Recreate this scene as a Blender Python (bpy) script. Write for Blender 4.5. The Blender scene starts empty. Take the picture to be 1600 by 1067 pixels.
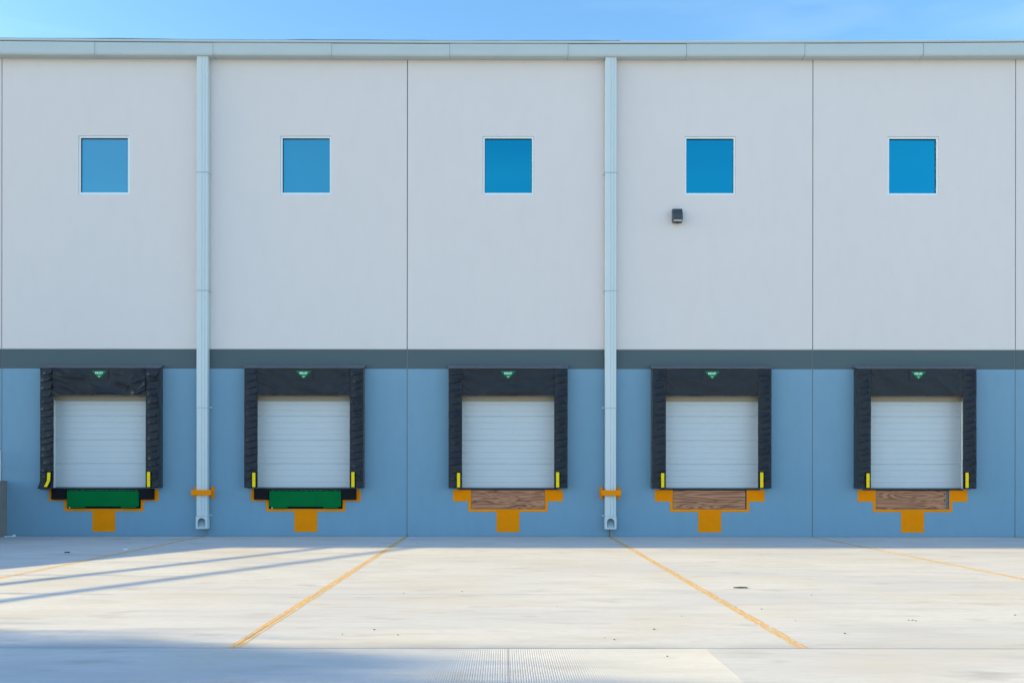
import bpy, bmesh, math, random
from mathutils import Vector, noise, Matrix
R = math.radians
C = bpy.context.scene.collection
scene = bpy.context.scene

# ------------------------------------------------------------------ camera, sky, sun, exposure
CAM_D, CAM_H, FPX = 26.0, 1.6, 1560.0
cd = bpy.data.cameras.new("camera"); cam = bpy.data.objects.new("camera", cd); C.objects.link(cam)
cam.location = (0, -CAM_D, CAM_H)
cam.rotation_euler = (R(90), R(-0.06), 0)
cd.sensor_width = 36; cd.lens = FPX*36/1600; cd.shift_x = 14/1600; cd.shift_y = 208.5/1600
cd.clip_start = 0.1; cd.clip_end = 3000
scene.camera = cam

SUN_EL = R(10.6); SUN_AZ = R(3.45)           # azimuth measured from -x towards +y
to_sun = Vector((-math.cos(SUN_AZ)*math.cos(SUN_EL), math.sin(SUN_AZ)*math.cos(SUN_EL), math.sin(SUN_EL)))
w = bpy.data.worlds.new("World"); scene.world = w; w.use_nodes = True
nt = w.node_tree; bg = nt.nodes['Background']
sky = nt.nodes.new('ShaderNodeTexSky'); sky.sky_type = 'NISHITA'; sky.sun_disc = False
sky.sun_elevation = SUN_EL; sky.sun_rotation = math.atan2(to_sun.x, to_sun.y)
sky.altitude = 200; sky.air_density = 1.0; sky.dust_density = 0.6; sky.ozone_density = 1.5
# thin high cloud, as in the photograph's upper right
tc = nt.nodes.new('ShaderNodeTexCoord'); mp = nt.nodes.new('ShaderNodeMapping'); mp.inputs['Scale'].default_value = (1.5, 1.5, 9)
cn = nt.nodes.new('ShaderNodeTexNoise'); cn.inputs['Scale'].default_value = 1.6; cn.inputs['Detail'].default_value = 6
cr = nt.nodes.new('ShaderNodeMapRange'); cr.inputs['From Min'].default_value = .52; cr.inputs['From Max'].default_value = .85
cr.inputs['To Max'].default_value = .35
mx = nt.nodes.new('ShaderNodeMix'); mx.data_type = 'RGBA'
tint = nt.nodes.new('ShaderNodeMix'); tint.data_type = 'RGBA'; tint.blend_type = 'MULTIPLY'; tint.inputs['Factor'].default_value = 1
tint.inputs[7].default_value = (0.78, 0.89, 1.0, 1)
nt.links.new(tc.outputs['Generated'], mp.inputs['Vector']); nt.links.new(mp.outputs[0], cn.inputs['Vector'])
nt.links.new(cn.outputs['Fac'], cr.inputs['Value']); nt.links.new(cr.outputs[0], mx.inputs['Factor'])
nt.links.new(sky.outputs[0], tint.inputs[6]); nt.links.new(tint.outputs[2], mx.inputs[6])
mx.inputs[7].default_value = (2.6, 3.0, 3.5, 1)
# an unseen cloud veil added behind-left to pale the left panes' reflections, and wisps at the upper right
nrm = nt.nodes.new('ShaderNodeVectorMath'); nrm.operation = 'NORMALIZE'; nt.links.new(tc.outputs['Generated'], nrm.inputs[0])
cur = mx.outputs[2]
for (dv, a0, a1, amt, usen) in (((-.62,-.73,.27), .72, 1.02, .16, False), ((.376,.845,.384), .97, 1.0, .17, True)):
    dt = nt.nodes.new('ShaderNodeVectorMath'); dt.operation = 'DOT_PRODUCT'; dt.inputs[1].default_value = dv; nt.links.new(nrm.outputs[0], dt.inputs[0])
    m1 = nt.nodes.new('ShaderNodeMapRange'); m1.interpolation_type = 'SMOOTHSTEP'; nt.links.new(dt.outputs['Value'], m1.inputs['Value'])
    m1.inputs['From Min'].default_value = a0; m1.inputs['From Max'].default_value = a1; m1.inputs['To Max'].default_value = amt
    fac = m1.outputs[0]
    if usen:
        n2 = nt.nodes.new('ShaderNodeTexNoise'); n2.inputs['Scale'].default_value = 7; n2.inputs['Detail'].default_value = 5
        mp2 = nt.nodes.new('ShaderNodeMapping'); mp2.inputs['Scale'].default_value = (1, 1, 3.5); mp2.inputs['Rotation'].default_value = (0, .35, 0)
        nt.links.new(tc.outputs['Generated'], mp2.inputs[0]); nt.links.new(mp2.outputs[0], n2.inputs['Vector'])
        r2 = nt.nodes.new('ShaderNodeMapRange'); r2.inputs['From Min'].default_value = .42; r2.inputs['From Max'].default_value = .66; nt.links.new(n2.outputs['Fac'], r2.inputs['Value'])
        mm = nt.nodes.new('ShaderNodeMath'); mm.operation = 'MULTIPLY'; nt.links.new(fac, mm.inputs[0]); nt.links.new(r2.outputs[0], mm.inputs[1]); fac = mm.outputs[0]
    vm = nt.nodes.new('ShaderNodeMix'); vm.data_type = 'RGBA'; vm.inputs[7].default_value = (2.3, 2.5, 2.8, 1)
    nt.links.new(fac, vm.inputs[0]); nt.links.new(cur, vm.inputs[6]); cur = vm.outputs[2]
# the sky over the roof is a deeper blue than the rest
dt = nt.nodes.new('ShaderNodeVectorMath'); dt.operation = 'DOT_PRODUCT'; dt.inputs[1].default_value = (.10,.90,.42); nt.links.new(nrm.outputs[0], dt.inputs[0])
m1 = nt.nodes.new('ShaderNodeMapRange'); m1.interpolation_type = 'SMOOTHSTEP'; nt.links.new(dt.outputs['Value'], m1.inputs['Value'])
m1.inputs['From Min'].default_value = .55; m1.inputs['From Max'].default_value = .98
dp = nt.nodes.new('ShaderNodeMix'); dp.data_type = 'RGBA'; dp.blend_type = 'MULTIPLY'; dp.inputs[7].default_value = (.60,.745,.80,1)
nt.links.new(m1.outputs[0], dp.inputs[0]); nt.links.new(cur, dp.inputs[6])
nt.links.new(dp.outputs[2], bg.inputs['Color'])
bg.inputs['Strength'].default_value = 0.15

sl = bpy.data.lights.new("sun", 'SUN'); so = bpy.data.objects.new("sun", sl); C.objects.link(so)
sl.energy = 5.0; sl.angle = R(0.53); sl.color = (1.0, 0.77, 0.36)
so.rotation_euler = to_sun.to_track_quat('Z', 'Y').to_euler()

vs = scene.view_settings; vs.view_transform = 'Standard'; vs.look = 'None'; vs.gamma = 1; vs.exposure = 1.85

# ------------------------------------------------------------------ materials
def mat(name, col, rough=.7, metal=0, spec=.5, var=None, bump=None, stretch=(1,1,1), coat=0):
    """var: list of (scale, detail, amount, (r,g,b) second colour, stretch, lo, hi) mixed in one after the other"""
    m = bpy.data.materials.new(name); m.use_nodes = True; n = m.node_tree.nodes; l = m.node_tree.links
    b = n['Principled BSDF']; b.inputs['Roughness'].default_value = rough; b.inputs['Metallic'].default_value = metal
    b.inputs['Specular IOR Level'].default_value = spec; b.inputs['Coat Weight'].default_value = coat
    b.inputs['Base Color'].default_value = (*col, 1)
    g = n.new('ShaderNodeNewGeometry'); cur = None
    for (sc, det, amt, c2, st, lo, hi) in (var or []):
        mp = n.new('ShaderNodeMapping'); mp.inputs['Scale'].default_value = st
        t = n.new('ShaderNodeTexNoise'); t.inputs['Scale'].default_value = sc; t.inputs['Detail'].default_value = det
        mr = n.new('ShaderNodeMapRange'); mr.inputs['From Min'].default_value = lo; mr.inputs['From Max'].default_value = hi
        mr.inputs['To Max'].default_value = amt
        x = n.new('ShaderNodeMix'); x.data_type = 'RGBA'; x.inputs[7].default_value = (*c2, 1)
        l.new(g.outputs['Position'], mp.inputs[0]); l.new(mp.outputs[0], t.inputs['Vector']); l.new(t.outputs['Fac'], mr.inputs[0])
        l.new(mr.outputs[0], x.inputs[0])
        if cur is None: x.inputs[6].default_value = (*col, 1)
        else: l.new(cur, x.inputs[6])
        cur = x.outputs[2]
    if cur is not None: l.new(cur, b.inputs['Base Color'])
    if bump:
        sc, strength, dist = bump
        mp = n.new('ShaderNodeMapping'); mp.inputs['Scale'].default_value = stretch
        t = n.new('ShaderNodeTexNoise'); t.inputs['Scale'].default_value = sc; t.inputs['Detail'].default_value = 6
        bp = n.new('ShaderNodeBump'); bp.inputs['Strength'].default_value = strength; bp.inputs['Distance'].default_value = dist
        l.new(g.outputs['Position'], mp.inputs[0]); l.new(mp.outputs[0], t.inputs['Vector'])
        l.new(t.outputs['Fac'], bp.inputs['Height']); l.new(bp.outputs[0], b.inputs['Normal'])
    return m

M = {}
M['wall_grey'] = mat('wall_grey', (.70,.638,.61), .85, spec=.3, var=[(.5,4,.5,(.665,.618,.605),(1,1,.6),.35,.7), (3,6,.35,(.645,.595,.57),(1,1,.5),.45,.75), (60,3,.25,(.62,.59,.56),(1,1,1),.4,.8)], bump=(140,.25,.004))
M['wall_blue'] = mat('wall_blue', (.183,.324,.43), .8, spec=.3, var=[(.6,4,.6,(.20,.332,.43),(1,1,.7),.35,.7), (4,6,.4,(.158,.298,.40),(1,1,.5),.45,.75), (60,3,.25,(.167,.31,.415),(1,1,1),.4,.8)], bump=(140,.25,.004))
M['wall_band'] = mat('wall_band', (.082,.118,.13), .8, spec=.3, var=[(.7,4,.5,(.082,.115,.13),(1,1,.7),.35,.7), (60,3,.2,(.082,.115,.13),(1,1,1),.4,.8)], bump=(140,.25,.004))
M['sealant'] = mat('sealant', (.22,.25,.27), .7)
M['shell'] = mat('shell', (.3,.3,.3), .9)
M['gutter'] = mat('gutter_paint', (.47,.53,.53), .45, var=[(2,4,.5,(.42,.49,.50),(.5,1,2),.4,.7)])
M['gutter_dark'] = mat('gutter_seam', (.16,.19,.2), .6)
M['membrane'] = mat('membrane', (.12,.15,.2), .7)
M['pipe'] = mat('downspout_paint', (.55,.62,.63), .4, var=[(1.1,4,.4,(.52,.59,.61),(1,1,1),.4,.7)])
M['pipe_in'] = mat('downspout_inside', (.36,.45,.50), .5)
M['yellow'] = mat('safety_yellow', (.92,.265,.002), .75, spec=.06, var=[(5,5,.5,(.84,.24,.002),(1,1,1),.4,.7),(40,4,.3,(.62,.22,.01),(1,1,1),.55,.8)])
M['strip'] = mat('guide_yellow', (.95,.66,.006), .6, spec=.15)
M['black'] = mat('shelter_fabric', (.014,.018,.025), .38, spec=.25, var=[(7,5,.5,(.022,.027,.035),(1,1,1),.45,.75)], bump=(60,.15,.003))
M['black'].node_tree.nodes['Principled BSDF'].inputs['Sheen Weight'].default_value = .18
M['black'].node_tree.nodes['Principled BSDF'].inputs['Sheen Roughness'].default_value = .4
M['top_black'] = mat('shelter_top_fabric', (.13,.13,.15), .7, var=[(6,5,.5,(.08,.08,.09),(1,1,1),.45,.75)])  # top flap fabric, paler than the pads
M['rubber'] = mat('rubber', (.007,.008,.011), .75, spec=.15, bump=(40,.3,.004))
M['dark'] = mat('dark_steel', (.014,.016,.022), .65, spec=.2)
M['green'] = mat('leveler_green', (.0,.15,.036), .6, spec=.05, var=[(3,5,.5,(.0,.13,.034),(1,1,1),.4,.7)])
M['badge'] = mat('badge_green', (.002,.22,.075), .6, spec=.1)
M['white'] = mat('white_print', (.85,.88,.85), .5)
M['door'] = mat('door_white', (.55,.585,.60), .45, var=[(1.2,4,.5,(.51,.555,.58),(1,1,1),.4,.7)])
M['trim'] = mat('jamb_white', (.66,.68,.66), .5)
M['beige'] = mat('head_seal', (.34,.29,.22), .8)
M['frame'] = mat('window_frame', (.74,.80,.82), .35)
M['lamp'] = mat('lamp_bronze', (.045,.052,.06), .45)
M['lens'] = mat('lamp_lens', (.7,.68,.64), .3)
M['rough_conc'] = mat('rough_concrete', (.22,.205,.19), .9, var=[(2,6,.6,(.15,.14,.13),(1,1,1),.4,.7)], bump=(30,.5,.01))
M['galv'] = mat('rail_paint', (.6,.65,.68), .4)
M['bark'] = mat('bark', (.12,.09,.07), .9, bump=(20,.6,.02))
M['leaf'] = mat('leaf', (.06,.11,.03), .6, var=[(1.5,3,.7,(.1,.14,.04),(1,1,1),.4,.6)])
M['scrap'] = mat('scrap_rubber', (.03,.03,.035), .7)
M['litter'] = mat('litter_white', (.7,.72,.74), .7)
M['stone'] = mat('gravel_bit', (.12,.115,.11), .9)

# window glass: reflective blue tinted
def glass(pale_refl):
    m = bpy.data.materials.new('window_glass'); m.use_nodes = True; n = m.node_tree.nodes; l = m.node_tree.links
    b = n['Principled BSDF']; b.inputs['Base Color'].default_value = (.010,.24,.34,1); b.inputs['Metallic'].default_value = 1
    b.inputs['Roughness'].default_value = .03
    if pale_refl:        # pale diffuse mix paints in the brighter sky reflection of the left panes
        d = n.new('ShaderNodeBsdfDiffuse'); d.inputs[0].default_value = (.75,.72,.70,1)
        mxs = n.new('ShaderNodeMixShader'); mxs.inputs[0].default_value = pale_refl; out = n['Material Output']
        l.new(b.outputs[0], mxs.inputs[1]); l.new(d.outputs[0], mxs.inputs[2]); l.new(mxs.outputs[0], out.inputs['Surface'])
    return m
M['glass'] = glass(0); PALE_REFL = {-3: .12, -2: .11, -1: .06}

# concrete paving: long broom streaks across, stains, speckle, painted shade band at the joint
def concrete(name, base, front=False):
    m = mat(name, base, .88, spec=.3, var=[
        (.35,5,.8,(base[0]*.84,base[1]*.86,base[2]*.92),(.6,1.3,1),.4,.62),
        (1.6,8,.7,(base[0]*.76,base[1]*.76,base[2]*.76),(.40,1.5,1),.46,.70),
        (6,7,.45,(base[0]*1.12,base[1]*1.12,base[2]*1.1),(.3,2.0,1),.5,.8),
        (2.0,8,.7,(base[0]*.60,base[1]*.58,base[2]*.56),(.6,1.1,1),.58,.74),
        (.5,5,.6,(base[0]*.93,base[1]*.86,base[2]*.74),(1,1,1),.5,.72),
        (14,6,.5,(base[0]*.82,base[1]*.82,base[2]*.82),(.5,1,1),.48,.7),
        (90,2,.5,(base[0]*.35,base[1]*.35,base[2]*.35),(.8,1,1),.74,.8)],
        bump=(18,.5,.003), stretch=(.4,1.6,1))
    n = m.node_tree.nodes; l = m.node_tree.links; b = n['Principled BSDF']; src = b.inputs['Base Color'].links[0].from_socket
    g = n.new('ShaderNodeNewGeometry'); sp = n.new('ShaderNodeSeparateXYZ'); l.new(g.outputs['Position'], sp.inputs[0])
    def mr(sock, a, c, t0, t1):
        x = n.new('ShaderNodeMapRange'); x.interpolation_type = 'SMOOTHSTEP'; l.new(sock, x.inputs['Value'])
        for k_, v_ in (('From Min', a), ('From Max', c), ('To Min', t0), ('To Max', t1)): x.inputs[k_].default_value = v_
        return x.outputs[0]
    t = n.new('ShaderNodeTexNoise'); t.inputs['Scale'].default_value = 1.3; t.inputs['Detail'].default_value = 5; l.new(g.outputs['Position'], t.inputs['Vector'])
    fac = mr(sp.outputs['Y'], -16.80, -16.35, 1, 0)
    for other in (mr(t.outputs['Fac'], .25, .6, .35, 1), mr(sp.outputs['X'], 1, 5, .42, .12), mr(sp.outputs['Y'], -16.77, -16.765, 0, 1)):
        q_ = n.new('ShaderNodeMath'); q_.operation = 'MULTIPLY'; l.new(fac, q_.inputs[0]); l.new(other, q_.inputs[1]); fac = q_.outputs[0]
    x = n.new('ShaderNodeMix'); x.data_type = 'RGBA'; l.new(fac, x.inputs[0]); l.new(src, x.inputs[6]); x.inputs[7].default_value = (.20,.22,.25,1)  # bluish-grey shade band above the slab joint, painted into the colour
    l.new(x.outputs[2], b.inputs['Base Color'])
    return m
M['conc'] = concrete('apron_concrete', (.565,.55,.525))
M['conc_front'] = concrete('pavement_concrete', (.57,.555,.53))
M['ground'] = mat('ground_concrete', (.36,.35,.33), .9, var=[(.5,6,.6,(.3,.29,.27),(1,1,1),.4,.7)])
M['joint'] = mat('joint_dirt', (.12,.115,.11), .95)

def lane_paint():
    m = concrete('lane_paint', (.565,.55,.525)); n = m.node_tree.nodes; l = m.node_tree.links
    b = n['Principled BSDF']; src = b.inputs['Base Color'].links[0].from_socket
    g = n.new('ShaderNodeNewGeometry')
    def nz(scale, st, lo, hi):
        mp = n.new('ShaderNodeMapping'); mp.inputs['Scale'].default_value = st
        t = n.new('ShaderNodeTexNoise'); t.inputs['Scale'].default_value = scale; t.inputs['Detail'].default_value = 7; t.inputs['Roughness'].default_value = .65
        r = n.new('ShaderNodeMapRange'); r.inputs['From Min'].default_value = lo; r.inputs['From Max'].default_value = hi
        l.new(g.outputs['Position'], mp.inputs[0]); l.new(mp.outputs[0], t.inputs['Vector']); l.new(t.outputs['Fac'], r.inputs[0]); return r.outputs[0]
    f = nz(26, (1.6,.22,1), .40, .52)
    c = n.new('ShaderNodeMix'); c.data_type = 'RGBA'; c.inputs[6].default_value = (.64,.34,.045,1); c.inputs[7].default_value = (.58,.36,.12,1)
    l.new(nz(3, (1,.3,1), .4, .7), c.inputs[0])
    x = n.new('ShaderNodeMix'); x.data_type = 'RGBA'
    l.new(f, x.inputs[0]); l.new(src, x.inputs[6]); l.new(c.outputs[2], x.inputs[7])
    l.new(x.outputs[2], b.inputs['Base Color'])
    return m
M['lane'] = lane_paint()

def plywood(seed):
    m = bpy.data.materials.new('plywood'); m.use_nodes = True; n = m.node_tree.nodes; l = m.node_tree.links
    b = n['Principled BSDF']; b.inputs['Roughness'].default_value = .75
    g = n.new('ShaderNodeNewGeometry')
    mp = n.new('ShaderNodeMapping'); mp.inputs['Scale'].default_value = (.30,1,3.3); mp.inputs['Location'].default_value = (seed*3.1,0,seed)
    t = n.new('ShaderNodeTexNoise'); t.inputs['Scale'].default_value = 1.8; t.inputs['Detail'].default_value = 2; t.inputs['Distortion'].default_value = .9
    mu = n.new('ShaderNodeMath'); mu.operation = 'MULTIPLY'; mu.inputs[1].default_value = 9
    fr = n.new('ShaderNodeMath'); fr.operation = 'PINGPONG'; fr.inputs[1].default_value = .5
    ramp = n.new('ShaderNodeValToRGB'); e = ramp.color_ramp.elements
    e[0].position = 0; e[0].color = (.15,.052,.024,1); e[1].position = 1; e[1].color = (.52,.235,.12,1)
    e2 = e.new(.35); e2.color = (.38,.16,.075,1)
    sc = n.new('ShaderNodeMath'); sc.operation = 'MULTIPLY'; sc.inputs[1].default_value = 2
    l.new(g.outputs['Position'], mp.inputs[0]); l.new(mp.outputs[0], t.inputs['Vector']); l.new(t.outputs['Fac'], mu.inputs[0])
    l.new(mu.outputs[0], fr.inputs[0]); l.new(fr.outputs[0], sc.inputs[0]); l.new(sc.outputs[0], ramp.inputs[0])
    l.new(ramp.outputs[0], b.inputs['Base Color'])
    return m

# ------------------------------------------------------------------ mesh helpers
def obj(name, bm, m, parent=None, smooth=False):
    me = bpy.data.meshes.new(name); bm.normal_update(); bm.to_mesh(me); bm.free()
    for x in (m if isinstance(m, (list, tuple)) else [m]): me.materials.append(x)
    if smooth:
        for p in me.polygons: p.use_smooth = True
    o = bpy.data.objects.new(name, me); C.objects.link(o)
    if parent: o.parent = parent
    return o
def empty(name, loc):
    o = bpy.data.objects.new(name, None); o.location = loc; o.empty_display_size = .2; C.objects.link(o); return o
def tag(o, label=None, cat=None, group=None, kind=None):
    if label: o['label'] = label
    if cat: o['category'] = cat
    if group: o['group'] = group
    if kind: o['kind'] = kind
    return o
def box(bm, x0, x1, y0, y1, z0, z1, bevel=0, mi=0):
    v = [bm.verts.new((x, y, z)) for x in (x0, x1) for y in (y0, y1) for z in (z0, z1)]
    fs = [bm.faces.new([v[i] for i in q]) for q in ((0,1,3,2),(4,6,7,5),(0,4,5,1),(2,3,7,6),(0,2,6,4),(1,5,7,3))]
    for f in fs: f.material_index = mi
    if bevel:
        es = list({e for f in fs for e in f.edges})
        bmesh.ops.bevel(bm, geom=es, offset=bevel, segments=2, affect='EDGES', profile=.7)
    return fs
def bx(*a, **k):
    bm = bmesh.new(); box(bm, *a, **k); return bm
def tube(bm, pts, r, n=10, caps=True, r1=None):
    rings = []
    for i, p in enumerate(pts):
        p = Vector(p); a = Vector(pts[max(i-1,0)]); b = Vector(pts[min(i+1,len(pts)-1)])
        d = (b-a).normalized(); u = d.orthogonal().normalized() if abs(d.z) > .9 else d.cross(Vector((0,0,1))).normalized()
        vv = d.cross(u); rr = r if r1 is None else r+(r1-r)*i/(len(pts)-1)
        rings.append([bm.verts.new(p+(u*math.cos(t)+vv*math.sin(t))*rr) for t in [2*math.pi*k/n for k in range(n)]])
    for A, B in zip(rings, rings[1:]):
        for k in range(n): bm.faces.new((A[k], A[(k+1)%n], B[(k+1)%n], B[k]))
    if caps: bm.faces.new(rings[0][::-1]); bm.faces.new(rings[-1])
def prism(bm, poly, y0, y1):
    """poly = list of (x,z); extruded from y0 (front) to y1"""
    a = [bm.verts.new((x, y0, z)) for x, z in poly]; b = [bm.verts.new((x, y1, z)) for x, z in poly]
    n = len(poly); bm.faces.new(a); bm.faces.new(b[::-1])
    for i in range(n): bm.faces.new((a[i], b[i], b[(i+1)%n], a[(i+1)%n]))
def nz(x, y, z=0): return noise.noise(Vector((x, y, z)))

# ------------------------------------------------------------------ ground
G = bmesh.new(); box(G, -400, 400, -400, 400, -.3, -.03); tag(obj('ground', G, M['ground']), kind='structure')
J0, DJ = -2.5, 5.28                       # wall joints and lane lines every 5.28 m
YJ = -16.76                               # where the dock apron ends
joints = [J0+DJ*k for k in range(-6, 7)]
ap = bmesh.new()
xs = [-60]+joints+[60]
for a, b in zip(xs, xs[1:]):
    box(ap, a+.004, b-.004, -12.592, -.012, -.028, 0)
    box(ap, a+.004, b-.004, YJ+.006, -12.604, -.028, 0)
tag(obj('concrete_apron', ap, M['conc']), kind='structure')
jf = bmesh.new(); box(jf, -60, 60, -48, -.002, -.029, -.008); tag(obj('joint_filler', jf, M['joint']), kind='structure')
pv = bmesh.new()
GX0, GX1 = -9.5, 1.86
for a, b in ((-60,-20),(-20,GX0),(GX1,8.2),(8.2,20),(20,60)):
    box(pv, a+(0 if a == GX1 else .004), b-.004, -47, YJ-.008, -.028, -.002)
# tined strip: real grooves running away from the camera
for (ga, gb) in ((GX0+.004, .046), (.051, GX1)):
    n = int((gb-ga)/.02); st = (gb-ga)/n; prof = []
    for i in range(n):
        x = ga+i*st
        prof += [(x, -.002), (x+st*.55, -.002), (x+st*.68, -.0036), (x+st*.88, -.0036)]
    prof.append((gb, -.002))
    A = [pv.verts.new((x, YJ-.008, z)) for x, z in prof]; B = [pv.verts.new((x, -30, z)) for x, z in prof]
    for i in range(len(prof)-1): pv.faces.new((A[i], B[i], B[i+1], A[i+1]))
    box(pv, ga, gb, -47, -30.004, -.028, -.002)
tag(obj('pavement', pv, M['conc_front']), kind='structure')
for i, jx in enumerate(joints[2:11]):
    lm = bmesh.new(); n = 120; L = -YJ-.05
    # worn, slightly ragged edges, split by the slab joint
    for s in (-1, 1):
        prev = None
        for k in range(n+1):
            y = -.03-L*k/n
            wo = .057+.008*nz(jx*3+s*9, y*2.1)+.004*nz(jx+s*4, y*9)
            a = lm.verts.new((jx+s*max(.0006, .002+.009*nz(jx, y*.8)), y, .0009)); b = lm.verts.new((jx+s*wo, y, .0009))
            if prev: lm.faces.new((prev[0], prev[1], b, a) if s > 0 else (prev[0], a, b, prev[1]))
            prev = (a, b)
    tag(obj('lane_line', lm, M['lane']), kind='structure')

# ------------------------------------------------------------------ warehouse
WH = empty('warehouse', (0, 0, 0))
tag(WH, 'long concrete warehouse, pale grey above a dark band and blue base, with white dock doors', 'warehouse')
CX = [-10.40, -5.14, .13, 5.385, 10.67]     # bay centres
ZT, ZB0, ZB1 = 12.70, 4.36, 4.883
ZS = 1.24                                   # dock floor
WY = .015                                   # face of band and base, the grey part stands 15 mm proud
def wall_y(z): return 0.0 if z > ZB1-.001 else WY
def panel(x0, x1, holes):
    bm = bmesh.new()
    X = sorted({x0, x1, *[h[0] for h in holes], *[h[1] for h in holes]})
    Z = sorted({0.0, ZB0, ZB1-.016, ZB1, ZT, *[h[2] for h in holes], *[h[3] for h in holes]})
    def yy(z): return 0.0 if z > ZB1-.001 else WY
    V = {}
    def vt(x, y, z):
        k = (round(x,4), round(y,4), round(z,4))
        if k not in V: V[k] = bm.verts.new((x, y, z))
        return V[k]
    def inh(xm, zm): return any(h[0] < xm < h[1] and h[2] < zm < h[3] for h in holes)
    solid = {}
    for i in range(len(X)-1):
        for j in range(len(Z)-1): solid[i,j] = not inh((X[i]+X[i+1])/2, (Z[j]+Z[j+1])/2)
    D = .25
    for (i,j), s in solid.items():
        if not s: continue
        a, b, c, d = X[i], X[i+1], Z[j], Z[j+1]
        f = bm.faces.new((vt(a,yy(c),c), vt(b,yy(c),c), vt(b,yy(d),d), vt(a,yy(d),d)))
        zm = (c+d)/2; mi = 0 if zm > ZB1-.02 else (1 if zm > ZB0 else 2); f.material_index = mi
        for (di, dj, p, q) in ((-1,0,(a,c),(a,d)), (1,0,(b,d),(b,c)), (0,-1,(b,c),(a,c)), (0,1,(a,d),(b,d))):
            if not solid.get((i+di, j+dj), False):
                f = bm.faces.new((vt(p[0],yy(p[1]),p[1]), vt(q[0],yy(q[1]),q[1]), vt(q[0],D,q[1]), vt(p[0],D,p[1]))); f.material_index = mi
    bmesh.ops.recalc_face_normals(bm, faces=bm.faces)
    return obj('wall_panel', bm, [M['wall_grey'], M['wall_band'], M['wall_blue']], WH)
WW, WHT, WZ = .665, .76, 9.655               # window half sizes and centre height
bay = {}
for k in range(-5, 6):
    a = J0+DJ*k; b = a+DJ; cx = [c for c in CX if a < c < b]
    holes = []
    wx = cx[0] if cx else (a+b)/2
    holes.append((wx-WW, wx+WW, WZ-WHT, WZ+WHT))
    if cx: holes += [(cx[0]-1.31, cx[0]+1.31, ZS+.012, 3.78), (cx[0]-.96, cx[0]+.96, .717, ZS-.023)]
    panel(a+.012, b-.012, holes)
    # window: recessed frame with pane
    wf = bmesh.new(); y0, y1 = .022, .09; t = .045; e = .004
    X0, X1, Z0, Z1 = wx-WW+e, wx+WW-e, WZ-WHT+e, WZ+WHT-e
    box(wf, X0, X0+t, y0, y1, Z0, Z1, .004); box(wf, X1-t, X1, y0, y1, Z0, Z1, .004)
    box(wf, X0+t, X1-t, y0+.001, y1, Z0, Z0+t, .004); box(wf, X0+t, X1-t, y0+.001, y1, Z1-t, Z1, .004)
    f = obj('window', wf, M['frame'], WH)
    random.seed(k+50)
    pn = bmesh.new(); box(pn, X0+t-.01, X1-t+.01, .070, .078, Z0+t-.01, Z1-t+.01)
    bmesh.ops.rotate(pn, verts=pn.verts, cent=(wx,.074,WZ), matrix=Matrix.Rotation(R(random.uniform(-.4,.4)), 3, 'Z') @ Matrix.Rotation(R(random.uniform(-.3,.3)), 3, 'X'))
    obj('pane', pn, glass(PALE_REFL[k]) if k in PALE_REFL else M['glass'], f)
    gk = bmesh.new(); box(gk, X0+t, X1-t, .052, .068, Z1-t-.018, Z1-t-.001); box(gk, X0+t, X0+t+.014, .052, .068, Z0+t, Z1-t-.02)
    box(gk, X1-t-.010, X1-t, .052, .068, Z0+t, Z1-t-.02)
    obj('gasket', gk, M['dark'], f)
# ends of the wall that run out of the picture
panel(-170, J0-5*DJ-.012, []); panel(J0+6*DJ+.012, 70, [])
sm = bmesh.new()
for k in range(-5, 7): box(sm, J0+DJ*k-.03, J0+DJ*k+.03, .028, .20, 0, ZT)
obj('joint_sealant', sm, M['sealant'], WH)
sh = bmesh.new(); box(sh, -170, 70, .26, 70, -.02, 12.69); obj('building_shell', sh, M['shell'], WH)
rf = bmesh.new(); box(rf, -170, 70, .03, 70.1, 12.702, 12.74); obj('roof', rf, M['membrane'], WH)

# gutter: flashing lip, 10 ft sections
def sag(x): return .05*min(1.6, (x/13)**2)+(.012 if x < 0 else 0)*min(1, abs(x)/13)
gl = bmesh.new(); prev = None
xs = [-40+.5*i for i in range(161)]
for x in xs:
    s = sag(x)
    pr = [(0,12.712),(-.27,12.710),(-.305,12.708),(-.31,12.716),(-.31,12.757),(-.30,12.765),(0,12.785)]
    ring = [gl.verts.new((x, y, z+s)) for y, z in pr]
    if prev:
        for i in range(len(pr)): gl.faces.new((prev[i], prev[(i+1)%len(pr)], ring[(i+1)%len(pr)], ring[i]))
    prev = ring
bmesh.ops.recalc_face_normals(gl, faces=gl.faces)
GUT = obj('gutter', gl, M['gutter'], WH)
SEAM0 = -1.385; SL = 3.05
for k in range(-9, 10):
    a = SEAM0+SL*k; b = a+SL
    g = bmesh.new(); prev = None
    random.seed(k); dz = random.uniform(-.006,.006); dy = random.uniform(-.004,.004)
    for x in [a+.005, a+.03, a+.031]+[a+SL*i/8 for i in range(1,8)]+[b-.005]:
        s = sag(x)+dz; lap = -.006 if x <= a+.0301 else 0     # overlap collar at the joint
        pr = [(.0,12.70),(.0,12.395),(-.235,12.385),(-.262,12.395),(-.28,12.425),(-.285,12.45),(-.285,12.692),(-.27,12.703)]
        ring = [g.verts.new((x, y+(lap+dy if y < 0 else 0), z+s*(1 if z > 12.5 else .55)+(lap if z < 12.41 else 0))) for y, z in pr]
        if prev:
            for i in range(len(pr)): g.faces.new((prev[i], prev[(i+1)%len(pr)], ring[(i+1)%len(pr)], ring[i]))
        else: g.faces.new(ring)
        prev = ring
    g.faces.new(prev[::-1]); bmesh.ops.recalc_face_normals(g, faces=g.faces)
    obj('gutter_section', g, M['gutter'], GUT)
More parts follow.
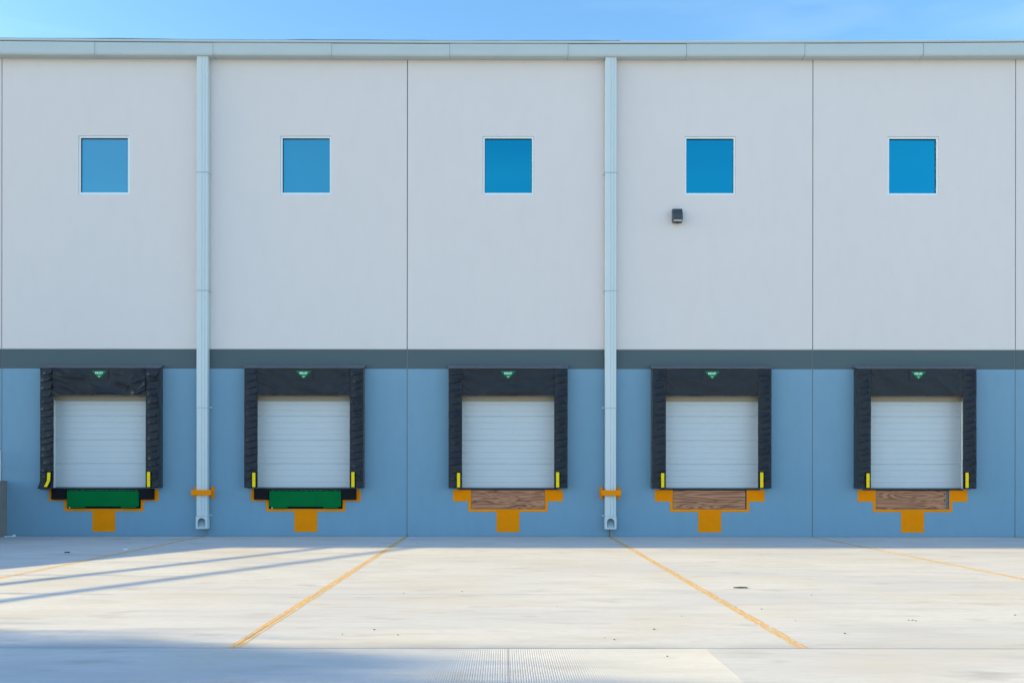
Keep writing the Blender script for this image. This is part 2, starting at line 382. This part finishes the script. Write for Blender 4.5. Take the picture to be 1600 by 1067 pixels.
for k in range(-9, 10):
    sg = bmesh.new(); x = SEAM0+SL*k; s = sag(x)
    box(sg, x-.0045, x+.0045, -.281, -.002, 12.392+s*.55, 12.695+s)
    obj('gutter_seam', sg, M['gutter_dark'], GUT)
# loose edge of the roofing sheet above the lip
mb = bmesh.new(); prev = None
for i in range(300):
    x = -20+i*(23.0/299)
    h = .006+.022*nz(x*.35, 3.3)+.010*nz(x*1.3, 7.7); h = max(.002, h); 
    z = 12.774+sag(x)
    ring = [mb.verts.new(p) for p in ((x,-.296,z-.008),(x,-.297,z+h),(x,-.27,z+h+.004),(x,.5,z+.02),(x,.5,z-.008))]
    if prev:
        for j in range(5): mb.faces.new((prev[j], prev[(j+1)%5], ring[(j+1)%5], ring[j]))
    prev = ring
bmesh.ops.recalc_face_normals(mb, faces=mb.faces)
obj('roof_membrane', mb, M['membrane'], WH)

# overhead doors
for c in CX:
    d = bmesh.new(); z = ZS+.012; zt = 3.70; prof = []
    sec = [1.262, 1.884, 2.503, 3.13, 3.75]
    zz = ZS+.004; yb = .10
    pts = [(yb, zz)]
    ev = []
    for s in sec: ev.append((s, .016, .016))
    for s in sec[:-1]:
        for o_, dp in ((.145,.006),(.30,.006),(.46,.006)): ev.append((s+o_, dp, .012))
    for (zc, dp, hw) in sorted(ev):
        if zc-hw <= pts[-1][1] or zc+hw > 3.77: continue
        pts += [(yb, zc-hw), (yb+dp, zc-hw*.35), (yb+dp, zc+hw*.35), (yb, zc+hw)]
    pts.append((yb, 3.78))
    a = [d.verts.new((c-1.305, y, z)) for y, z in pts]; b = [d.verts.new((c+1.305, y, z)) for y, z in pts]
    for i in range(len(pts)-1): d.faces.new((a[i], b[i], b[i+1], a[i+1]))
    box(d, c-1.305, c+1.305, yb+.03, yb+.06, ZS+.004, 3.78)
    dr = obj('overhead_door', d, M['door'], WH)
    obj('jamb_seal', bx(c-1.305, c-1.288, -.012, .085, ZS+.014, 3.70, bevel=.006), M['trim'], dr)
    obj('jamb_seal', bx(c+1.288, c+1.305, -.012, .085, ZS+.014, 3.70, bevel=.006), M['trim'], dr)
    obj('head_seal', bx(c-1.286, c+1.286, -.01, .085, 3.535, 3.72, bevel=.006), M['beige'], dr)
    obj('bottom_seal', bx(c-1.286, c+1.286, .04, .098, ZS+.008, ZS+.024, bevel=.006), M['dark'], dr)
    obj('door_sill', bx(c-1.30, c+1.30, -.02, .24, ZS-.022, ZS+.006, bevel=.003), M['dark'], WH)
    # stepped yellow paint round the leveler pit
    p = bmesh.new(); y = WY-.0035
    def q(x0, x1, z0, z1):
        vv = [p.verts.new((c+x, y, z)) for x, z in ((x0,z0),(x1,z0),(x1,z1),(x0,z1))]; p.faces.new(vv)
    for s in (-1, 1):
        q(*sorted((s*1.035, s*1.43)), .917, 1.2165); q(*sorted((s*.962, s*1.035)), .65, 1.2165)
    q(-.962, .962, .65, .715); q(-.30, .30, .117, .65)
    bmesh.ops.recalc_face_normals(p, faces=p.faces)
    for f in p.faces:
        if f.normal.y > 0: f.normal_flip()
    obj('dock_marking', p, M['yellow'], WH)

# ------------------------------------------------------------------ dock shelters
def side_pad(x0, x1, seed, torn=False, gain=1.0, zt=4.345, zb=1.262):
    """closed foam pad with overlapping wear pleats; x0 < x1, front at y=-.27"""
    rnd = random.Random(seed); bm = bmesh.new()
    W = x1-x0; D = .265; NU = 26; NZ = 330
    bounds = []; z = zt-.01
    while z > zb+.10:
        bounds.append(z); z -= rnd.uniform(.15, .205)
    bounds.append(zb-.01)
    amp = [rnd.uniform(.55, 1.25) for _ in bounds]; cur = [rnd.uniform(.3, 1.2) for _ in bounds]; wob = [rnd.uniform(-.02,.03) for _ in bounds]
    span = [rnd.uniform(.80,.93) for _ in bounds]; st = [rnd.uniform(.0,.22) for _ in bounds]
    oa = .13 if x0 > 0 else 0; ob = .13 if x0 < 0 else 0
    sec = [(x0+oa*(1-t), -D*t, -1) for t in (0, .35, .7)]+[(x0+.006, -D+.004, 0)]
    sec += [(x0+W*(i+.5)/NU, -D, (i+.5)/NU) for i in range(NU)]
    sec += [(x1-.006, -D+.004, 1)]+[(x1-ob*(1-t), -D*t, 2) for t in (.7, .35, 0)]
    rings = []
    for k in range(NZ+1):
        z0 = zt+(zb-zt)*k/NZ; ring = []
        for (x, y, u) in sec:
            z = z0; X = x; Y = y
            if 0 <= u <= 1:
                zz = z-.055*max(0, u-.35)**2*2.2
                i = 0
                while i < len(bounds)-2 and zz < bounds[i+1]+wob[i]*u: i += 1
                top = bounds[i]+wob[i-1]*u if i else bounds[0]; bot = bounds[i+1]+wob[i]*u
                t = min(1, max(0, (top-zz)/max(.02, top-bot)))
                m = max(0, min(1, (u-st[i])/.25))
                edge = 1 if u < span[i] else max(0, 1-(u-span[i])/.05)
                prof = t**(1.3+1.2*u) if t < .90 else max(0, (1-t)/.10)
                A = (.026+.060*cur[i]*u**2)*amp[i]*m*edge*gain
                if z < zb+.18: A *= .4
                if z < 1.74 and ((x0 < 0 and u > .5) or (x0 > 0 and u < .45)): A *= .25
                Y -= A*prof
                Y -= .006*nz(X*9+seed, z*14)+.003*nz(X*30+seed, z*33)
                Y += .012*nz(X*3+seed*2, z*3.1)
                z += .006*nz(X*16, z*8, seed)
            elif y < -.02:
                X += .012*nz(seed*3.3+u, z*4.2)+.006*nz(seed+u*5, z*15)
            if torn and z < zb+.20:
                f = (zb+.20-z)/.20
                Y -= .05*f; z -= .05*f*f*math.sin(max(0,min(1,(X-x0)/W))*math.pi*.8+.4); X -= .05*f*f*(1-(X-x0)/W)
            ring.append(bm.verts.new((X, Y, z)))
        rings.append(ring)
    n = len(sec)
    for A, B in zip(rings, rings[1:]):
        for i in range(n-1): bm.faces.new((A[i], B[i], B[i+1], A[i+1]))
        bm.faces.new((A[n-1], B[n-1], B[0], A[0]))
    bm.faces.new(rings[0]); bm.faces.new(rings[-1][::-1])
    bmesh.ops.recalc_face_normals(bm, faces=bm.faces)
    return bm
def header(w, seed, strength):
    bm = bmesh.new(); NX = 150
    prof = [(-.0,3.652,0),(-.13,3.648,0),(-.255,3.648,0)]+[(-.262, 3.652+.685*i/36, 1) for i in range(37)]+[(-.13,4.375,0),(0,4.41,0)]
    rings = []
    for k in range(NX+1):
        x = -w+2*w*k/NX; ring = []
        for (y, z, f) in prof:
            if f:
                u = (z-3.652)/.685; ex = (x/w)
                calm = 1-math.exp(-((x/.36)**4))*(1 if z > 3.98 else math.exp(-((3.98-z)/.1)**2))
                a = nz(x*1.1+z*1.6+seed, z*1.5-x*.7)
                r = 1-abs(nz((x-z*1.1)*.8+seed*1.7, (x*.55+z)*2.1))*2.6
                fold = max(0, 1-abs(nz(abs(x)*1.6+seed, (z-.6*abs(x))*4.2)*2.6))
                corner = max(0, abs(ex)-.45)/.55
                y -= calm*(.02*a*strength+.015*max(0,r)**2*strength+.016*corner*fold**2*strength)
                y -= .016*(1-u)*math.sin(u*3.1)+.010*math.exp(-((u-.66)/.04)**2)*max(0,nz(x*1.2+seed, 5)+.3)
                y += .03*(1-u)*.3
            z += (.006*nz(x*3+seed, 2.2) if z < 3.66 else 0)
            ring.append(bm.verts.new((x, y, z)))
        rings.append(ring)
    n = len(prof)
    for A, B in zip(rings, rings[1:]):
        for i in range(n): bm.faces.new((A[i], A[(i+1)%n], B[(i+1)%n], B[i]))
    bm.faces.new(rings[0]); bm.faces.new(rings[-1][::-1])
    bmesh.ops.recalc_face_normals(bm, faces=bm.faces)
    return bm
def text_bm(s, size, bold):
    cu = bpy.data.curves.new('t', 'FONT'); cu.body = s; cu.size = size; cu.align_x = 'CENTER'; cu.align_y = 'CENTER'; cu.offset = bold; cu.extrude = .0012
    cu.space_character = 1.05
    o = bpy.data.objects.new('t', cu); C.objects.link(o); dg = bpy.context.evaluated_depsgraph_get()
    me = bpy.data.meshes.new_from_object(o.evaluated_get(dg)); bm = bmesh.new(); bm.from_mesh(me)
    bpy.data.objects.remove(o); bpy.data.meshes.remove(me)
    bmesh.ops.rotate(bm, verts=bm.verts, cent=(0,0,0), matrix=Matrix.Rotation(R(90), 3, 'X'))
    return bm
labels = [
 'black dock shelter above green leveler, its lower left corner bent, nearest the ramp wall',
 'black dock shelter above a green leveler, between the first downspout and a wall joint',
 'black dock shelter in the middle, above a full-width plywood board left of the second downspout',
 'black dock shelter over plywood, below the window with the dark wall lamp',
 'black dock shelter at the far right, over the plywood board that leaves a grey gap',
]
XI, XO = 1.18, 1.54
for i, c in enumerate(CX):
    S = empty('dock_shelter', (c, 0, ZS)); tag(S, labels[i], 'dock shelter', 'dock shelters round the doors')
    def put(bm, name, m, par=S, smooth=False):
        bmesh.ops.translate(bm, verts=bm.verts, vec=(0, 0, -ZS)); return obj(name, bm, m, par, smooth)
    ly = .008                                    # pads touch the base wall plane behind (WY)
    for side, bm in (('l', side_pad(-XO, -XI, 11+i*7, torn=(i == 0), gain=[1.8,1.1,1.7,1.1,.8][i])), ('r', side_pad(XI, XO, 15+i*9, gain=[1.8,1.7,1.7,1.5,1.5][i]))):
        p = put(bm, 'side_pad', M['black'], smooth=True)
        try:
            p.data.set_sharp_from_angle(angle=R(38))
        except Exception: pass
    hs = [2.8, 1.3, 1.3, .9, .8][i]
    h = put(header(XI-.002, i*5.3+1, hs), 'header_pad', M['black'], smooth=True)
    try: h.data.set_sharp_from_angle(angle=R(50))
    except Exception: pass
    tp = bmesh.new(); prev = None
    for k in range(81):
        x = -XO-.012+(2*XO+.024)*k/80; s = .012*nz(x*1.7+i*3, 4.4)+.005*nz(x*7+i, 1.1); e = .018*(abs(x)/XO)**6
        ring = [tp.verts.new(q) for q in ((x,-.272,4.347+s*.4),(x,-.285,4.352+s*.5),(x,-.285,4.362+s*.6),(x,.012,4.455+s+e),(x,.012,4.425))]
        if prev:
            for j in range(5): tp.faces.new((prev[j], prev[(j+1)%5], ring[(j+1)%5], ring[j]))
        else: tp.faces.new(ring)
        prev = ring
    tp.faces.new(prev[::-1]); bmesh.ops.recalc_face_normals(tp, faces=tp.faces)
    put(tp, 'top_flap', M['top_black'], smooth=False)
    # yellow guide strips in dark pockets
    for s in (-1, 1):
        xa, xb = sorted((s*(XI+.055), s*(XI+.135)))
        pk = bmesh.new(); box(pk, xa-.018, xb+.018, -.296, -.25, 1.275, 1.69, .006)
        P = put(pk, 'strip_pocket', M['rubber'])
        gs = bmesh.new(); box(gs, xa, xb, -.304, -.2965, 1.45, 1.655 if s < 0 else 1.675, .002); box(gs, xa, xb, -.304, -.2965, 1.285, 1.447, .002)
        if i == 0 and s < 0:
            for v in gs.verts: v.co.y -= .035
            for v in P.data.vertices: v.co.y -= .025
            for v in gs.verts:
                if v.co.z < 1.43: v.co.x -= (1.45-v.co.z)*.35; v.co.y -= .065
                elif v.co.z < 1.46: v.co.y -= .02
            for v in P.data.vertices:
                if v.co.z < .2: v.co.x -= .05; v.co.y -= .052
        put(gs, 'guide_strip', M['strip'])
    # badge
    bx0 = {0:-.005,1:.0,2:.0,3:.0,4:.03}[i]; zc = 4.30
    b = bmesh.new(); box(b, bx0-.235, bx0+.235, -.2815, -.262, 4.045, 4.318, .003)
    Bk = put(b, 'badge', M['black'])
    t = bmesh.new(); prism(t, [(bx0-.185, zc-.028), (bx0+.185, zc-.028), (bx0+.175, zc-.05), (bx0+.012, zc-.215), (bx0-.012, zc-.215), (bx0-.175, zc-.05)], -.2850, -.2820)
    bmesh.ops.recalc_face_normals(t, faces=t.faces); put(t, 'emblem', M['badge'], Bk)
    tx = text_bm('KELLEY', .068, .0022); bmesh.ops.scale(tx, verts=tx.verts, vec=(.88,1,1))
    mnx = min(v.co.x for v in tx.verts); mxx = max(v.co.x for v in tx.verts)
    bmesh.ops.translate(tx, verts=tx.verts, vec=(bx0-(mnx+mxx)/2, -.2865, zc-.083))
    put(tx, 'lettering', M['white'], Bk)
    ch = bmesh.new(); prism(ch, [(bx0-.03,zc-.152),(bx0-.018,zc-.152),(bx0,zc-.172),(bx0+.018,zc-.152),(bx0+.03,zc-.152),(bx0,zc-.187)], -.2868, -.2852)
    bmesh.ops.recalc_face_normals(ch, faces=ch.faces); put(ch, 'chevron', M['white'], Bk)
    S.location = (c, 0, ZS)

# ------------------------------------------------------------------ levelers and boards
for i in (0, 1):
    c = CX[i]; L = empty('dock_leveler', (c, 0, .7))
    tag(L, ['green steel dock leveler with black bumpers, nearest the concrete ramp wall', 'green steel dock leveler with black bumpers, just right of the first downspout'][i], 'dock leveler', 'green dock levelers under the shelters')
    def put(bm, name, m, par=L):
        bmesh.ops.translate(bm, verts=bm.verts, vec=(0, 0, -.7)); return obj(name, bm, m, par)
    lip = bmesh.new(); box(lip, -.935, .935, -.055, -.035, .775, 1.172, .004)
    l_ = put(lip, 'lip_plate', M['green'])
    put(bx(-.93, .93, .02, .2, 1.10, 1.195), 'deck', M['dark'])
    for s in (-1, 1):
        ft = bmesh.new(); box(ft, *sorted((s*.47, s*.86)), -.065, .02, .735, .772, .004); 
        put(ft, 'lip_keeper', M['green'])
    random.seed(5+i)
    x = -.88
    while x < .9:
        wd = random.uniform(.04,.11); hb = bmesh.new(); box(hb, x, min(.93,x+wd), -.052, -.02, 1.182, 1.198, .003); put(hb, 'hinge_knuckle', M['badge']); x += wd+random.uniform(.02,.07)
    put(bx(-.95, .95, .06, .07, .722, 1.19), 'pit_darkness_sheet', M['rubber'])  # black sheet puts the pit's interior darkness into the colour
    for s in (-1, 1):
        b = bmesh.new(); a, e = sorted((s*.958, s*1.325))
        box(b, a, e, -.10, .010, .955, 1.235, .012); P = put(b, 'bumper', M['rubber'])
        for xx in (a+.07, e-.07):
            ss = bmesh.new(); tube(ss, [(xx,-.113,1.02-.0),(xx,-.095,1.02)], .014, 8)
            put(ss, 'bolt', M['dark'], P)
    bt = bmesh.new(); tube(bt, [(-.86,-.075,.745),(-.86,-.05,.745)], .016, 8); put(bt, 'release_pin', M['litter'])
bl = ['brown plywood board with swirling grain closing the pit of the middle dock',
      'brown plywood board closing the pit of the dock just right of the second downspout',
      'brown plywood board with two dark bolts and a grey gap at its right end']
for j, i in enumerate((2, 3, 4)):
    c = CX[i]; w0, w1 = (-.955, .955) if j == 0 else ((-.955, .93) if j == 1 else (-.958, .875))
    o = empty('plywood_board', (c, 0, .717)); tag(o, bl[j], 'plywood board', 'plywood boards over the leveler pits')
    b = bx(w0, w1, .022 if j == 2 else .006, .045, .006, .487, bevel=.003)
    obj('board', b, plywood(i*1.7+.3), o)
    ed = bmesh.new()
    box(ed, w0+.001, w1-.001, .021 if j==2 else .005, .04, .4875, .492); 
    obj('board_edge', ed, M['dark'], o)
    if j == 2:
        for zz in (.40, .23):
            bo = bmesh.new(); tube(bo, [(.835,.012,zz),(.835,.03,zz)], .018, 10); obj('bolt', bo, M['dark'], o)
    if j > 0:
        obj('pit_edge', bx(w1+.002, .958, .05, .06, .001, .486), M['rough_conc' if j == 2 else 'dark'], o)
    bb = bmesh.new(); box(bb, -.958, .958, .075, .09, .001, .486); obj('backing', bb, M['litter' if j == 2 else 'dark'], o)

# ------------------------------------------------------------------ downspouts
DX = [J0-DJ, J0+DJ]
dl = ['pale square downspout left of the two, between the docks with green levelers',
      'pale square downspout right of the two, between two docks closed with plywood']
for i, c in enumerate(DX):
    D = empty('downspout', (c, 0, 0)); tag(D, dl[i], 'downspout', 'downspouts on the warehouse wall')
    def ribbed(z0, z1, hw, yf, yb, name='pipe_section'):
        bm = bmesh.new()
        fr = [(-hw+.012, yf)]
        for gx in (-hw+2*hw*.50, -hw+2*hw*.76): fr += [(gx-.012, yf), (gx-.006, yf+.010), (gx+.006, yf+.010), (gx+.012, yf)]
        fr.append((hw-.012, yf))
        pr = [(-hw, yb), (-hw, yf+.014)]+fr+[(hw, yf+.014), (hw, yb)]
        a = [bm.verts.new((x, y, z0)) for x, y in pr]; b = [bm.verts.new((x, y, z1)) for x, y in pr]; n = len(pr)
        for q in range(n): bm.faces.new((a[q], a[(q+1)%n], b[(q+1)%n], b[q]))
        bm.faces.new(a[::-1]); bm.faces.new(b); bmesh.ops.recalc_face_normals(bm, faces=bm.faces)
        return obj(name, bm, M['pipe'], D)
    zj = [12.44, 9.41, 6.36, 3.33, .53]
    for q in range(4): ribbed(zj[q+1]+.002, zj[q]-.002, .146-.0015*q, -.215, -.035)
    st = None
    for q in range(1, 5):
        z = zj[q]; b = bmesh.new(); sd = 1 if i == 0 else -1
        box(b, -.155, .155, -.225, -.033, z-.010, z+.010, .003)
        o = obj('coupling', b, M['pipe_in'], D)
        b = bmesh.new(); x0, x1 = sorted((sd*.151, sd*.20)); box(b, x0, x1, -.05, .02, z+.0, z+.035, .004); obj('wall_tab', b, M['pipe'], D)
    # outlet shoe with arched mouth
    hw = .15; z0, z1 = .215, .525; bm = bmesh.new()
    arch = [(-.098, .245)]+[(-.098*math.cos(t), .385+.098*math.sin(t)) for t in [math.pi*k/14 for k in range(15)]]+[(.098, .245)]
    rect = [(-hw, z0), (hw, z0), (hw, z1), (-hw, z1)]
    yf = -.232
    es = []
    for loop in (rect, arch):
        vv = [bm.verts.new((x, yf, z)) for x, z in loop]
        es += [bm.edges.new((vv[k], vv[(k+1)%len(vv)])) for k in range(len(vv))]
    bmesh.ops.triangle_fill(bm, use_beauty=True, use_dissolve=False, edges=es)
    for f in list(bm.faces):
        m_ = f.calc_center_median()
        if abs(m_.x) < .09 and .25 < m_.z < .385+.02 : 
            bm.faces.remove(f)
    # sides, top, bottom
    for (xa, xb) in ((-hw, -hw+.006), (hw-.006, hw)): box(bm, xa, xb, yf+.001, -.03, z0, z1)
    box(bm, -hw+.006, hw-.006, yf+.001, -.03, z1-.006, z1)
    sh_ = obj('outlet_shoe', bm, M['pipe'], D)
    sl_ = bmesh.new(); vs_ = [sl_.verts.new(p) for p in ((-.14,yf+.004,.235),(.14,yf+.004,.235),(.14,-.04,.50),(-.14,-.04,.50))]; sl_.faces.new(vs_)
    vs_ = [sl_.verts.new(p) for p in ((-.14,yf+.004,.222),(.14,yf+.004,.222),(.14,-.032,.49),(-.14,-.032,.49))]; sl_.faces.new(vs_[::-1])
    obj('splash_plate', sl_, M['pipe_in'], sh_)
    obj('shoe_base', bx(-.146, .146, yf+.006, -.035, z0-.018, z0-.001, bevel=.003), M['pipe_in'], sh_)
    tb = bmesh.new(); tube(tb, [(.03,-.10,.0),(.03,-.10,z0-.018)], .024, 12); obj('drain_pipe', tb, M['sealant'], D)
    # yellow guard bar
    gb = bmesh.new(); box(gb, -.255, .262, -.30, -.262, 1.075, 1.21, .008)
    for s in (-1, 1): box(gb, *sorted((s*.196, s*.235)), -.262, -.0, 1.085, 1.20, .004)
    g_ = obj('guard_bar', gb, M['yellow'], D)
    gp = bmesh.new()
    for s in (-1, 1):
        b = bmesh.new(); box(b, *sorted((s*.175, s*.262)), -.012, .012, .99, 1.29, .004); obj('mounting_plate', b, M['yellow'], g_)

# ------------------------------------------------------------------ wall lamp
WL = empty('wall_lamp', (4.515, 0, 8.33)); tag(WL, 'small dark bronze wall lamp under the fourth window from the left', 'wall lamp')
b = bmesh.new()
pts = [(-.0,.17),(-.11,.17),(-.19,.02),(-.21,-.12),(-.21,-.135),(0,-.135)]
a = [b.verts.new((-.125,y,z)) for y,z in pts]; e = [b.verts.new((.125,y,z)) for y,z in pts]
m0 = [b.verts.new((-.105,y-.006 if 0<k<5 else y,z)) for k,(y,z) in enumerate(pts)]; m1 = [b.verts.new((.105,y-.006 if 0<k<5 else y,z)) for k,(y,z) in enumerate(pts)]
for A, B in ((a,m0),(m0,m1),(m1,e)):
    for k in range(6): b.faces.new((A[k],A[(k+1)%6],B[(k+1)%6],B[k]))
b.faces.new(a); b.faces.new(e[::-1]); bmesh.ops.recalc_face_normals(b, faces=b.faces)
obj('housing', b, M['lamp'], WL)
obj('lens', bx(-.105, .105, -.205, -.01, -.165, -.136, bevel=.006), M['lens'], WL)
obj('lower_rim', bx(-.12, .12, -.212, -.0, -.178, -.166, bevel=.003), M['lamp'], WL)
b = bmesh.new(); tube(b, [(0,-.10,-.178),(0,-.10,-.205)], .04, 14, r1=.022); obj('sensor', b, M['lamp'], WL)

# ------------------------------------------------------------------ access ramp with handrails (far left, only its end shows)
RX = -12.925
RP = empty('access_ramp', (RX, 0, 0)); tag(RP, 'grey concrete ramp wall with pale handrail at the left edge', 'ramp')
def rh(y): return 1.44 if y > -1.75 else max(.12, 1.44+(y+1.75)*.0845)
def wallstrip(xa, xb, yr, top, z0=-.02):
    bm = bmesh.new(); prev = None
    for y in yr:
        ring = [bm.verts.new(p) for p in ((xa,y,z0),(xb,y,z0),(xb,y,top(y)),(xa,y,top(y)))]
        if prev:
            for j in range(4): bm.faces.new((prev[j], prev[(j+1)%4], ring[(j+1)%4], ring[j]))
        else: bm.faces.new(ring)
        prev = ring
    bm.faces.new(prev[::-1]); bmesh.ops.recalc_face_normals(bm, faces=bm.faces); return bm
ys = [.005, -1.75, -6, -10, -14, -17.4]
obj('ramp_wall', wallstrip(-.2, 0, ys, rh), M['rough_conc'], RP)
obj('ramp_deck', wallstrip(-3.2, -.202, ys, lambda y: max(.02, rh(y)-.2)), M['rough_conc'], RP)
for dz, nm in ((.42, 'mid_rail'), (.76, 'top_rail')):
    b = bmesh.new(); tube(b, [(-.10, y, rh(y)+dz) for y in [-.12, -1.75, -6, -10, -14, -17.0]], .031, 10); obj(nm, b, M['galv'], RP)
for k in range(8):
    y = -.15-2.4*k; b = bmesh.new(); tube(b, [(-.10, y, rh(y)-.02), (-.10, y, rh(y)+.745)], .021, 8); obj('rail_post', b, M['galv'], RP)

# ------------------------------------------------------------------ unseen trees added left of the picture to shade the foreground
def tree(loc, h, cw, seed, label, dens):
    rnd = random.Random(seed); T = empty('added_tree', loc); tag(T, label, 'tree', 'unseen trees added to shade the foreground')
    tr = bmesh.new(); tube(tr, [(0,0,0),(.03,.02,h*.3),(-.02,.05,h*.6),(0,0,h*.93)], .09, 10, r1=.02)
    for k in range(14):
        z = h*(.25+.6*k/14); a = rnd.uniform(0, 6.3); r = cw*rnd.uniform(.5,.9)*(1-.5*k/14)
        tube(tr, [(0,0,z),(r*.5*math.cos(a), r*.5*math.sin(a), z+r*.25),(r*math.cos(a), r*math.sin(a), z+r*.5)], .03, 6, r1=.006)
    obj('added_tree_trunk', tr, M['bark'], T)
    cr = bmesh.new(); clumps = []
    for _ in range(46):
        a = rnd.uniform(0, 6.3); z = rnd.uniform(.12, 1); r = cw*math.sqrt(rnd.random())*(1-.45*z)
        clumps.append((Vector((r*math.cos(a), r*math.sin(a), z*h)), rnd.uniform(.25,.55)))
    for _ in range(dens):
        cc, rr = rnd.choice(clumps); p = cc+Vector((rnd.gauss(0,1),rnd.gauss(0,1),rnd.gauss(0,.8)))*rr*.6
        if p.z < .1: continue
        s = rnd.uniform(.045,.09); u = Vector((rnd.uniform(-1,1),rnd.uniform(-1,1),rnd.uniform(-1,1))).normalized(); v = u.orthogonal().normalized()
        q = [cr.verts.new(p+u*s*a+v*s*b*.6) for a, b in ((-1,0),(0,-1),(1,0),(0,1))]; cr.faces.new(q)
    obj('crown', cr, M['leaf'], T)
for (x, y, h, cw, sd, dn, lb) in (
    (-26.5,-16.3, 4.9, 1.6, 1, 11000, 'unseen tree with a full crown added for foreground shade, second nearest the building'),
    (-28.0,-18.3, 5.8, 2.3, 2, 15000, 'tall unseen tree added for foreground shade, third from the building'),
    (-24.5,-15.1, 3.9, 1.25, 3, 2600, 'smallest sparse unseen tree added for thin foreground shade'),
    (-31.0,-22.5, 6.6, 2.6, 4, 24000, 'tallest broad unseen tree added for foreground shade')):
    tree((x, y, -.03), h, cw, sd, lb, dn)

# ------------------------------------------------------------------ litter
def flake(name, x, y, lx, ly, hz, m, seed, label, cat, group=None):
    rnd = random.Random(seed); bm = bmesh.new(); n = 12
    top = []; bot = []
    for k in range(n):
        a = 2*math.pi*k/n; r = rnd.uniform(.75,1.1)
        top.append(bm.verts.new((lx*r*math.cos(a)*.9, ly*r*math.sin(a)*.9, hz*rnd.uniform(.6,1.2)))); bot.append(bm.verts.new((lx*r*math.cos(a), ly*r*math.sin(a), 0)))
    bm.faces.new(top); bm.faces.new(bot[::-1])
    for k in range(n): bm.faces.new((bot[k], bot[(k+1)%n], top[(k+1)%n], top[k]))
    bmesh.ops.recalc_face_normals(bm, faces=bm.faces)
    o = obj(name, bm, m); o.location = (x, y, .001); tag(o, label, cat, group)
def gp(px, py): d = 1.6*FPX/(py-743); return (px-786)/FPX*d, d-CAM_D
x, y = gp(1158, 919); flake('rubber_scrap', x, y, .11, .035, .015, M['scrap'], 3, 'flat black rubber scrap on sunlit concrete in front of the dock below the wall lamp', 'rubber scrap')
x, y = gp(105, 865); flake('rubber_scrap', x, y, .07, .05, .02, M['scrap'], 4, 'tiny dark scrap on shaded concrete in front of the leftmost dock', 'rubber scrap')
x, y = gp(196, 860); flake('paper_scrap', x, y, .05, .04, .02, M['litter'], 5, 'tiny pale paper scrap on shaded concrete below the leftmost yellow marking', 'paper scrap')
for k, (px, py) in enumerate(((9,840.5),(14,840.2),(19,840.0),(22,839.8))):
    x, y = gp(px, py); y = min(y, -.1); flake('paper_scrap', x, y, .035, .03, .05 if k == 3 else .025, M['litter'], 20+k, 'white scrap of litter at the foot of the wall beside the ramp', 'paper scrap', 'white litter beside the ramp wall')
rnd = random.Random(9)
peb = [(622,993),(631,928),(535,992),(585,985),(870,948),(722,925),(1022,984),(945,997),(1043,1026),(960,1000),(1243,970),(1420,969),(1426,969),(1431,970),(1586,961),(1065,963),(555,866),(765,870),(1268,930),(652,850),(1190,952),(1320,990)]
pb = bmesh.new()
for px, py in peb:
    x, y = gp(px, py); r = rnd.uniform(.005,.011); bmesh.ops.create_icosphere(pb, subdivisions=1, radius=r, matrix=Matrix.Translation((x, y, r*.5)) @ Matrix.Diagonal((1.5,1,.6,1)))
tag(obj('gravel', pb, M['stone']), 'scattered dark grit and pebbles on the concrete', 'gravel', kind='stuff')
